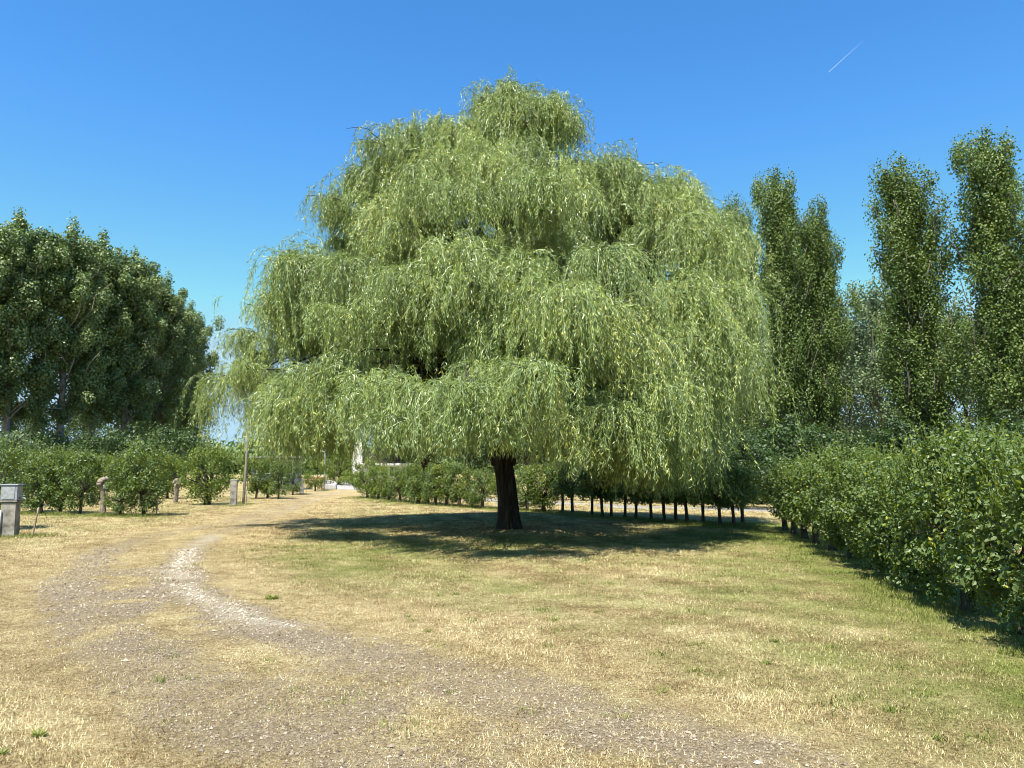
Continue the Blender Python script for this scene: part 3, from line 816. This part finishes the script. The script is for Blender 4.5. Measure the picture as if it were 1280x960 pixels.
# --- soft grey-green trees behind them, and dark trees far behind the willow
Gy = [tree_meshes(16, 3.9, 2.0, 44, 95, .23, M['grey_leaf'], M['bark'], asc=.9, tr=.24) for k in range(2)]
for k, (px, d, top, lab) in enumerate([
        (1066, 72, 398, 'grey green tree in the gap right of the twin poplars'),
        (1104, 64, 352, 'grey green tree leaning out left of the broad columnar poplar'),
        (1212, 70, 388, 'grey green tree between the two rightmost columnar poplars'),
        (1300, 66, 372, 'grey green tree behind the tallest columnar poplar at the right edge')]):
    x, y = D(px, d)
    place('grey_tree', Gy[k % 2], x, y, k * 1.7, H(top, d) / 16.0, lab, 'tree', 'grey green trees behind the poplars')
Dk = [tree_meshes(13, 4.2, 1.5, 40, 85, .26, M['dark_leaf'], M['bark'], asc=.6, tr=.24) for k in range(2)]
for k, (px, d, top, lab) in enumerate([
        (28, 125, 500, 'dark low tree seen through the foot of the wood at the left edge'),
        (102, 128, 500, 'dark low tree seen through the foot of the wood right of the pale trunk'),
        (172, 130, 503, 'dark low tree seen through the foot of the wood above the full round shrub'),
        (228, 132, 510, 'dark low tree seen through the right foot of the wood'),
        (418, 108, 520, 'dark tree behind the yard, left of the white house'),
        (520, 92, 470, 'dark tree far behind the willow, right of the white house'),
        (585, 84, 450, 'dark tree far behind the willow, left of the willow trunk'),
        (660, 80, 450, 'dark tree far behind the willow, right of the willow trunk'),
        (735, 76, 450, 'second dark tree right of the willow trunk, far behind'),
        (810, 72, 440, 'third dark tree right of the willow trunk, far behind'),
        (885, 68, 430, 'dark tree far behind the right edge of the willow'),
        (965, 62, 440, 'dark tree behind the foot of the twin poplars')]):
    x, y = D(px, d)
    place('dark_tree', Dk[k % 2], x, y, k * 1.1, H(top, d) / 13.0, lab, 'tree', 'dark trees far behind the willow')
U2 = [bush_meshes(3.2, 2.0, 260, .13, M['dark_leaf']) for k in range(2)]
ul2 = ['leafy dark bush behind the hedge corner at the right end of the far row', 'dark bush at the foot of the slender half hidden poplar', 'dark bush at the foot of the left twin poplar',
       'dark bush right of the twin poplars behind the hedge', 'dark bush left of the broad columnar poplar behind the hedge', 'dark bush right of the broad columnar poplar behind the hedge',
       'dark bush at the foot of the tallest columnar poplar']
for k, (px, d, top) in enumerate([(925, 31, 545), (955, 36, 520), (1000, 38, 520), (1060, 39, 530), (1115, 37, 525), (1200, 36, 525), (1268, 33, 515)]):
    x, y = D(px, d)
    place('bush', U2[k % 2], x, y, k * 1.3, H(top, d) / 3.2, ul2[k], 'bush', 'dark bushes under the columnar poplars')

# --- hazy tree line on the horizon: one mass
mb = MB()
C, Rd = [], []
for k in range(420):
    a = radians(rng.uniform(-48, 48)); d = rng.uniform(190, 260)
    s = rng.uniform(4, 7)
    C.append((d * sin(a), d * cos(a), rng.uniform(1.5, 5.5))); Rd.append((s, s, s * .75))
blob_leaves(mb, np.array(C), np.array(Rd), 300, 1.3, 1.1)
tag(mb.build('far_wood', M['wood_leaf']), 'low dark tree line along the horizon', 'wood', kind='stuff')

# --- clipped shrubs on short stems (the hedge rows)
def shrub_meshes(h, r, bottom, nl, ln, leafm, fine=False, stem=.075, shoots=30, nc=34):
    tk, cr = MB(), MB()
    lean = rng.normal(0, .055, 2)
    fork = bottom + .22 * (h - bottom)
    zs = np.linspace(-.06, fork, 6)
    tk.tube(np.stack([lean[0] * zs + rng.normal(0, .006, 6), lean[1] * zs, zs], 1), stem * np.array([1.35, 1.05, .95, .95, 1.1, 1.25]), 8, rough=.10)
    C, Rd = [], []
    hh = h - bottom
    for k in range(nc):
        u = rng.uniform(-.92, .95); th = k * 2.399
        q = math.sqrt(1 - u * u * .85) * rng.uniform(.55, .95)
        p = np.array([cos(th) * r * q * .78, sin(th) * r * q * .78, bottom + hh * (.5 + .46 * u)])
        s = r * rng.uniform(.19, .34)
        C.append(p); Rd.append((s, s, min(s, hh * .3)))
        if k % 2 == 0:
            tk.tube(arc((lean[0] * fork, lean[1] * fork, fork - .08), p, .05, 5, .2), np.linspace(stem * .42, .006, 5), 5)
    C, Rd = np.array(C), np.array(Rd)
    blob_leaves(cr, C, Rd, nl // nc, ln, ln * .62, fine=fine, shell=.5, up=.4, out=.5)
    # upright young shoots along the top and sides
    for k in range(shoots):
        th = rng.uniform(0, 2 * pi); q = rng.random() ** .5 * r * .9
        z0 = bottom + hh * (.5 + .42 * math.sqrt(max(0, 1 - (q / r) ** 2)))
        L_ = rng.uniform(.15, .46); an = rng.normal(0, .28, 2) + np.array([cos(th), sin(th)]) * .25 * q / r
        p0 = np.array([cos(th) * q, sin(th) * q, z0 - .12]); p1 = p0 + np.array([an[0] * L_, an[1] * L_, L_ + .1])
        cr.tube([p0, (p0 + p1) / 2, p1], [.006, .005, .003], 3, .2)
        m = int(L_ / .028)
        t = rng.random((m, 1)); pos = p0 + (p1 - p0) * t
        ax = unit(rng.normal(0, 1, (m, 3)) * np.array([1, 1, .4]) + np.array([0, 0, .5]))
        nr = unit(rng.normal(0, .6, (m, 3)) + np.array([0, 0, 1]))
        leaves(cr, pos, ax, nr, ln * rng.uniform(.6, 1.0, m), ln * .6 * rng.uniform(.6, 1, m), np.clip(rng.normal(.75, .15, m), 0, 1), fine)
    return tk.mesh('trunk', M['stem_bark']), cr.mesh('crown', leafm)

ORD = ['first', 'second', 'third', 'fourth', 'fifth', 'sixth', 'seventh', 'eighth', 'ninth', 'tenth', 'eleventh', 'twelfth', 'thirteenth', 'fourteenth', 'fifteenth', 'sixteenth', 'seventeenth', 'eighteenth', 'nineteenth', 'twentieth']

# far row, behind the willow
FB = [shrub_meshes(1.80, .86, .16, 3500, .075, M['hedge_leaf'] if k % 2 else M['hedge_leaf_yellow'], shoots=22) for k in range(4)]
FBt = [shrub_meshes(1.76, .76, .56, 2500, .075, M['hedge_leaf'], shoots=24, stem=.052) for k in range(3)]
FBl = [shrub_meshes(2.0, 1.0, .12, 4200, .085, M['hedge_leaf_yellow'], shoots=26) for k in range(2)]
bx = [485, 500, 512, 524, 534, 545, 558, 574.5, 590, 603, 631, 659, 680, 703.6, 716, 739, 753, 766, 782, 795, 814, 831, 846, 860.5, 878.6, 896.6, 914, 933.7]
by = np.interp(bx, [450, 485, 545, 575, 603, 659, 703.6, 753, 831, 896.6, 933.7, 953], [622, 626, 631, 633, 635, 638.4, 640.6, 646, 651.6, 656, 657.3, 658])
left_n = sum(1 for q in bx if q < 620)
for k, (px, py) in enumerate(zip(bx, by)):
    x, y = G(px, py)
    y += rng.normal(0, .22)
    if px < 620:
        lab = f'clipped green shrub, {ORD[left_n - 1 - k]} to the left of the willow trunk in the far row'
    elif px < 650:
        lab = 'clipped green shrub right behind the willow trunk in the far row'
    else:
        lab = f'clipped shrub on a bare stem, {ORD[k - left_n - 1]} to the right of the willow trunk'
    ms = FB[k % 4] if px < 700 else FBt[k % 3]
    s = rng.uniform(.86, 1.12)
    r = place('hedge_shrub', ms, x, y, rng.uniform(0, 6), s, lab, 'shrub', 'clipped shrubs of the far hedge row', sz=s * rng.uniform(.95, 1.05))
for k, (px, d, s, lab) in enumerate([(460, 42, 1.0, 'low bushy shrub at the left end of the far row beside the yard'), (474, 40, .95, 'low bushy shrub, second from the left end of the far row')]):
    x, y = D(px, d)
    place('hedge_shrub', FBl[k], x, y, k, s, lab, 'shrub', 'clipped shrubs of the far hedge row')

# one more row beyond the lane
for k in range(14):
    x = 1.0 + k * 1.25; y = 39.5 - .62 * k + rng.normal(0, .15)
    s = rng.uniform(.95, 1.1)
    place('hedge_shrub', FB[k % 4], x, y, rng.uniform(0, 6), s, f'shrub glimpsed beyond the grey lane, {ORD[k]} from the left of its row', 'shrub', 'shrubs of the row beyond the lane', sz=s)

# right-hand row, coming towards the viewer: large glossy leaves
NC = [shrub_meshes(2.0 + .12 * (k - 1), .84, .08, 7800, .064, M['hedge_leaf'], True, .075, 110, 40) for k in range(4)]
NF = [shrub_meshes(1.9, .80, .45, 4200, .075, M['hedge_leaf'], True, .085, 45, 40) for k in range(2)]
cpos = [(6.95, 20.2), (6.75, 19.0), (6.55, 17.8), (6.35, 16.6), (6.15, 15.3), (5.95, 14.0), (5.75, 12.7), (5.52, 11.4), (5.27, 10.1), (5.03, 8.9), (4.85, 7.7), (4.68, 6.5), (4.55, 5.3)]
for k, (x, y) in enumerate(cpos):
    lab = {0: 'farthest small shrub of the right hedge, at its corner with the far row',
           12: 'nearest large leaved shrub of the right hedge, cut by the photo edge'}.get(k, f'glossy leaved hedge shrub, {ORD[12 - k]} from the viewer in the right hedge')
    ms = NC[(k * 3) % 4] if k >= 5 else NF[k % 2]
    s = [.86, .90, .93, .96, .92, .97, .93, .98, .94, .97, .90, .92, .88][k]
    place('hedge_shrub', ms, x + .12, y, rng.uniform(0, 6), s, lab, 'shrub', 'glossy shrubs of the right hedge', sz=s * rng.uniform(.88, 1.05))

# left rows
A1 = [shrub_meshes(2.25, .90, .16, 3600, .085, M['hedge_leaf'], stem=.055, shoots=34) for k in range(3)]
A2 = [shrub_meshes(2.3, 1.10, .10, 3600, .09, M['hedge_leaf_yellow'], stem=.06, shoots=26) for k in range(2)]
A3 = [shrub_meshes(2.4, 1.5, .25, 5000, .10, M['hedge_leaf_yellow'], stem=.14, shoots=34, nc=44)]
la = ['big leafy shrub behind the concrete post at the left edge', 'clipped shrub just right of the concrete post in the left front row', 'clipped dark stemmed shrub behind the leaning stake', 'clipped shrub, second left of the big pollarded trunk',
      'clipped shrub next to the big pollarded trunk on its left', 'narrow shrub just right of the big pollarded trunk', 'full round shrub beside the upright stake in the left front row']
for k, (px, py, s) in enumerate([(-12, 662, 1.05), (22, 641, 1.0), (51, 642, 1.02), (75, 642, .97), (100, 643, .95), (151, 645, .85), (180, 645, 1.12)]):
    x, y = G(px, py)
    place('hedge_shrub', A1[k % 3], x, y, rng.uniform(0, 6), s, la[k], 'shrub', 'clipped shrubs of the left front row')
for k in range(12):
    px = -20 + 21 * k; d = 38 + .25 * k
    x, y = D(px, d)
    place('hedge_shrub', A2[k % 2], x, y, rng.uniform(0, 6), rng.uniform(.95, 1.1), f'yellow green shrub, {ORD[k]} from the left edge in the second left row', 'shrub', 'yellow green shrubs of the second left row')
lb = ['wide spreading shrub on a thick stem left of the speckled post', 'shrub just right of the tall thin pole', 'dark based shrub, second right of the tall thin pole', 'shrub on a clear stem in front of the flat roofed cabin',
      'shrub left of the farther pale post by the cabin corner', 'rounded shrub between the cabin and the short grey pole', 'rounded green bush beside the yard, right of the short grey pole']
for k, (px, py, ms, s) in enumerate([(259, 631, A3[0], 1.0), (320, 623.5, A2[0], 1.02), (334, 623, A2[1], .95), (348, 624, A1[1], .88), (366, 618.5, A1[2], .92), (394, 614, A2[1], .95), (424, 606, A3[0], 1.35)]):
    x, y = G(px, py)
    place('hedge_shrub', ms, x, y, rng.uniform(0, 6), s, lb[k], 'shrub', 'shrubs along the left of the track')
x, y = D(442, 70)
place('bush', bush_meshes(1.35, 1.5, 150, .12, M['hedge_leaf_yellow'], nc=20), x, y, 0, 1.0, 'low spreading yellow green bush in front of the white house wall', 'bush')
x, y = D(2, 32)
place('bush', bush_meshes(3.3, 1.6, 170, .12, M['grey_leaf'], nc=20, low=.3), x, y, 0, 1.02, 'silvery grey leaved bush rising above the hedge at the left edge', 'bush')

# ------------------------------------------------------------------ small things
# pollarded trunks with knobbly heads
def pollard(x, y, h, r, lab, seed):
    root = empty('pollarded_trunk', (x, y, 0), seed, lab, 'tree stump', 'pollarded trunks among the left rows')
    mb = MB()
    zs = np.linspace(-.05, h * .8, 8)
    mb.tube(np.stack([.03 * np.sin(zs * 3 + seed), .02 * np.cos(zs * 2), zs], 1), r * np.array([1.2, 1.0, .92, .9, .9, .95, 1.1, 1.5]), 12, rough=.10)
    mb.build('trunk', M['stump_bark'], root)
    kb = MB()
    for k in range(13):
        th = k * 2.399; q = r * (1.25 if k else 0) * rng.uniform(.7, 1.2)
        c = np.array([cos(th) * q, sin(th) * q * .8, h * .86 + rng.uniform(-.09, .10)])
        s = r * rng.uniform(.7, 1.25)
        # lumpy ball
        a = np.linspace(0, pi, 7)
        kb.tube(np.stack([c[0] + 0 * a, c[1] + 0 * a, c[2] - s * .9 * np.cos(a)], 1), np.maximum(.005, s * np.sin(a) * rng.uniform(.85, 1.1, 7)), 9, rough=.12)
    kb.build('knobbly_head', M['stump_bark'], root)
x, y = G(128, 643.5); pollard(x, y, 1.3, .10, 'big pale pollarded trunk with a knobbly head in the left front row', 1)
x, y = G(220, 628); pollard(x, y, 1.08, .11, 'smaller pollarded trunk with a reddish knob farther back by the second row', 2.2)

# campsite service posts
def service_post(x, y, rz, lab, meter=True):
    root = empty('service_post', (x, y, 0), rz, lab, 'service post', 'concrete service posts along the track')
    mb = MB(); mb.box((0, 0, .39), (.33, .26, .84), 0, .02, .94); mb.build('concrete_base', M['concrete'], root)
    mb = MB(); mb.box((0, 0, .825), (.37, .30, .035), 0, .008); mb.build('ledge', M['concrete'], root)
    mb = MB(); mb.box((0, 0, 1.02), (.35, .28, .35), 0, .015); mb.box((0, 0, 1.21), (.39, .32, .03), 0, .008)
    bx_ = mb.build('cabinet', M['grey_metal'], root)
    mb = MB(); mb.box((-.01, -.1435, 1.02), (.27, .012, .28), 0, .004); dr_ = mb.build('cabinet_door', M['galvanised'], bx_)
    mb = MB(); mb.tube([(.17, -.02, .90), (.27, -.02, .90), (.31, -.02, .885), (.32, -.02, .84)], [.016, .016, .016, .014], 8)
    mb.tube([(.25, -.02, .90), (.25, -.02, .95)], .010, 6); mb.box((.25, -.02, .955), (.09, .02, .012), 0, .003)
    mb.build('tap', M['galvanised'], root)
    mb = MB(); mb.tube([(-.14, -.16, -.02), (-.14, -.16, .62)], .02, 8); mb.build('pipe', M['galvanised'], root)
    return root
x, y = G(11, 671); service_post(x, y, .15, 'concrete service post with grey cabinet and tap at the left edge')

def plain_post(x, y, h, lab):
    root = empty('concrete_post', (x, y, 0), .15, lab, 'post', 'plain pale posts along the track')
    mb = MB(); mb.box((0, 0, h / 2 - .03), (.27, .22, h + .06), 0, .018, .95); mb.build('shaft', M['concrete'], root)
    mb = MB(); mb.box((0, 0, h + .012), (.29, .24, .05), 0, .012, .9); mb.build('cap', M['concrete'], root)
x, y = G(291.5, 632.5); plain_post(x, y, 1.08, 'pale concrete post mottled with stains and painted leaf shade left of the tall thin pole')
x, y = G(377, 617.5); plain_post(x, y, .95, 'farther pale concrete post at the right corner of the cabin')

def stake(x, y, h, lean, r, lab):
    mb = MB(); zs = np.linspace(-.1, h, 6)
    mb.tube(np.stack([lean * zs, .02 * zs, zs], 1), r * np.array([1, 1, .98, 1, .95, .9]), 8, rough=.05)
    o = mb.build('wooden_stake', M['stake_wood'])
    o.location = (x, y, 0)
    tag(o, lab, 'stake', 'thin wooden stakes in the lawn')
x, y = G(40.5, 671); stake(x, y, .68, .14, .018, 'thin leaning stake beside the concrete post at the left edge')
x, y = G(195.5, 645); stake(x, y, .72, .02, .022, 'thin upright stake right of the full round shrub')
x, y = G(307.5, 631.5); stake(x, y, .6, .03, .02, 'short stake at the foot of the tall thin pole')
x, y = G(382.5, 616); stake(x, y, .45, .0, .025, 'short stake right of the farther pale post')
x, y = G(397, 612.5); stake(x, y, .42, .0, .03, 'short grey stake left of the short grey pole')

def pole(x, y, h, r, lean, mat, lab):
    root = empty('lamp_pole', (x, y, 0), 0, lab, 'pole')
    mb = MB(); zs = np.linspace(-.1, h, 8); mb.tube(np.stack([lean * zs, 0 * zs, zs], 1), r * np.linspace(1.1, .8, 8), 10); mb.build('shaft', mat, root)
    mb = MB(); mb.tube([(lean * h, 0, h - .02), (lean * h, 0, h + .05)], [r * 1.3, r * 1.1], 10); mb.build('cap', M['galvanised'], root)
x, y = G(304, 630.5); pole(x, y, 4.1, .058, .035, M['pole_wood'], 'tall thin brown pole at the left of the track under the willow edge')
x, y = G(405, 612.5); pole(x, y, 2.9, .07, 0, M['galvanised'], 'short grey pole where the track meets the pale yard')

# white stone block by the yard
mb = MB(); mb.box((0, 0, .2), (1.05, .7, .42), .1, .06, .92); mb.box((-.18, .05, .54), (.5, .45, .28), -.1, .05, .85)
o = mb.build('white_stone_block', M['white_stone']); x, y = G(412, 611.5); o.location = (x, y, 0)
tag(o, 'white stepped stone block at the left corner of the pale yard', 'stone block')

# wooden bench
def bench():
    x, y = D(391, 58)
    root = empty('bench', (x, y, 0), .2, 'reddish wooden bench under the shrubs left of the short grey pole', 'bench')
    mb = MB()
    for k in range(3): mb.box((0, -.14 + .14 * k, .47), (1.6, .12, .045), 0, .008)
    mb.build('seat', M['red_wood'], root)
    mb = MB()
    for k in range(2): mb.box((0, .25, .68 + .16 * k), (1.6, .04, .12), 0, .008)
    mb.build('backrest', M['red_wood'], root)
    for sx in (-.65, .65):
        mb = MB(); mb.box((sx, -.14, .22), (.07, .07, .455), 0, .006); mb.box((sx, .215, .45), (.07, .028, .9), 0, .006); mb.box((sx, .04, .42), (.06, .30, .05), 0, .006)
        mb.build('leg', M['red_wood'], root)
bench()

# flat-roofed holiday cabin behind the left shrubs
def cabin():
    x, y = D(344, 58)
    root = empty('holiday_cabin', (x, y, 0), .2, 'dark blue grey cabin with a flat white edged roof behind the left shrubs', 'cabin')
    mb = MB(); mb.box((0, 1.5, 1.28), (3.4, 3.0, 2.1), 0, .01); mb.build('wall', M['cabin_wall'], root)
    mb = MB(); mb.box((0, 1.5, .12), (3.2, 2.8, .24), 0, .01); mb.build('base', M['grey_metal'], root)
    mb = MB(); mb.box((.05, 1.3, 2.40), (3.8, 3.6, .09), 0, .02); mb.build('roof', M['galvanised'], root)
    for cx in (-.85, .75):
        mb = MB()
        for (ox, oz, sx, sz) in ((0, .47, 1.06, .06), (0, -.47, 1.06, .06), (-.5, 0, .06, .88), (.5, 0, .06, .88), (0, 0, .05, .88)):
            mb.box((cx + ox, -.02, 1.65 + oz), (sx, .05, sz), 0, .005)
        w = mb.build('window', M['white_paint'], root)
        mb = MB(); mb.box((cx, -.004, 1.65), (.94, .012, .88), 0, 0); mb.build('pane', M['dark_glass'], w)
    mb = MB(); mb.box((1.716, 1.5, 1.28), (.03, 2.9, 2.0), 0, .004); mb.build('side_panel', M['cabin_side'], root)
cabin()

# white house at the end of the yard
def house():
    x, y = D(446, 92)
    root = empty('house', (x, y, 0), 0.0, 'white rendered house with brown tiled roof at the end of the track', 'house')
    mb = MB()                                                     # tall gable wall / chimney breast facing the track
    V = [(-.62, 0, -.1), (.62, 0, -.1), (.62, 0, 3.6), (.50, 0, 4.7), (-.10, 0, 4.9), (-.62, 0, 3.6)]
    B = [(a, 1.2, c) for a, b, c in V]; n = 6
    mb.add(V + B, [(k, (k + 1) % n, n + (k + 1) % n, n + k) for k in range(n)]); mb.add(V, [list(range(n))[::-1]]); mb.add(B, [list(range(n))])
    mb.build('gable_wall', M['white_wall'], root)
    mb = MB(); mb.box((4.6, 2.8, 1.02), (7.9, 4.6, 2.1), 0, .01); mb.build('wall', M['white_wall'], root)
    mb = MB()
    V = [(.66, -.1, 2.15), (9.0, -.1, 2.15), (9.0, 2.8, 4.0), (.66, 2.8, 4.0), (9.0, 5.7, 2.15), (.66, 5.7, 2.15)]
    mb.add(V, [(0, 1, 2, 3), (3, 2, 4, 5), (5, 4, 1, 0)]); mb.add(V, [(0, 3, 5), (1, 4, 2)])
    mb.build('roof', M['roof_tile'], root)
    mb = MB(); mb.box((4.83, -.14, 2.03), (8.4, .06, .24), 0, .01); mb.build('fascia', M['white_paint'], root)
    for cx in (1.9, 4.4, 6.9):
        mb = MB()
        for (ox, oz, sx, sz) in ((0, .55, 1.2, .07), (0, -.55, 1.2, .07), (-.56, 0, .07, 1.03), (.56, 0, .07, 1.03), (0, 0, .06, 1.03)):
            mb.box((cx + ox, .485, 1.2 + oz), (sx, .06, sz), 0, .005)
        w = mb.build('window', M['white_paint'], root)
        mb = MB(); mb.box((cx, .492, 1.2), (1.06, .012, 1.03), 0, 0); mb.build('pane', M['dark_glass'], w)
house()

# a small green weed in the near straw
def weed(px, py, lab, n, s):
    x, y = G(px, py)
    mb = MB(); an = rng.uniform(0, 2 * pi, n); q = rng.random(n) ** .7 * s * .25
    pos = np.stack([np.cos(an) * q, np.sin(an) * q * .7, rng.uniform(.0, .02, n)], 1)
    ax = np.stack([np.cos(an), np.sin(an), rng.uniform(.2, .9, n)], 1)
    leaves(mb, pos, ax, np.tile([0, 0, 1.0], (n, 1)) + rng.normal(0, .3, (n, 3)), s * rng.uniform(.3, .8, n), s * rng.uniform(.12, .22, n), np.clip(rng.normal(.7, .2, n), 0, 1), True)
    o = mb.build('weed', M['hedge_leaf_yellow']); o.location = (x, y, 0)
    tag(o, lab, 'weed', 'green weeds in the dry grass')
weed(48, 922, 'bright green weed in the straw near the bottom left corner', 60, .075)
weed(3, 945, 'small green weed at the left edge near the bottom corner', 30, .07)
weed(340, 750, 'small weed in the middle of the track near the pale rut', 40, .14)

# condensation trail high up
def trail():
    d = 9000.0
    def up(px, py): return Vector((D(px, d, py)[0], d, H(py, d)))
    a, b = up(1036, 90), up(1082, 48)
    n = 14
    pts = np.array([a.lerp(b, k / (n - 1)) for k in range(n)])
    rad = np.linspace(4, 11, n)
    m, N, L, P = nodes('contrail')
    at = N.new('ShaderNodeAttribute'); at.attribute_name = 'var'
    P.inputs['Base Color'].default_value = (.9, .92, .95, 1); P.inputs['Roughness'].default_value = 1
    L.new(at.outputs['Fac'], P.inputs['Alpha'])
    mb = MB(); mb.tube(pts, rad, 8, np.repeat(np.linspace(.20, .0, n) ** 1.3, 8), cap=False)
    tag(mb.build('contrail', m), 'short white condensation trail high in the blue sky', 'contrail')
trail()
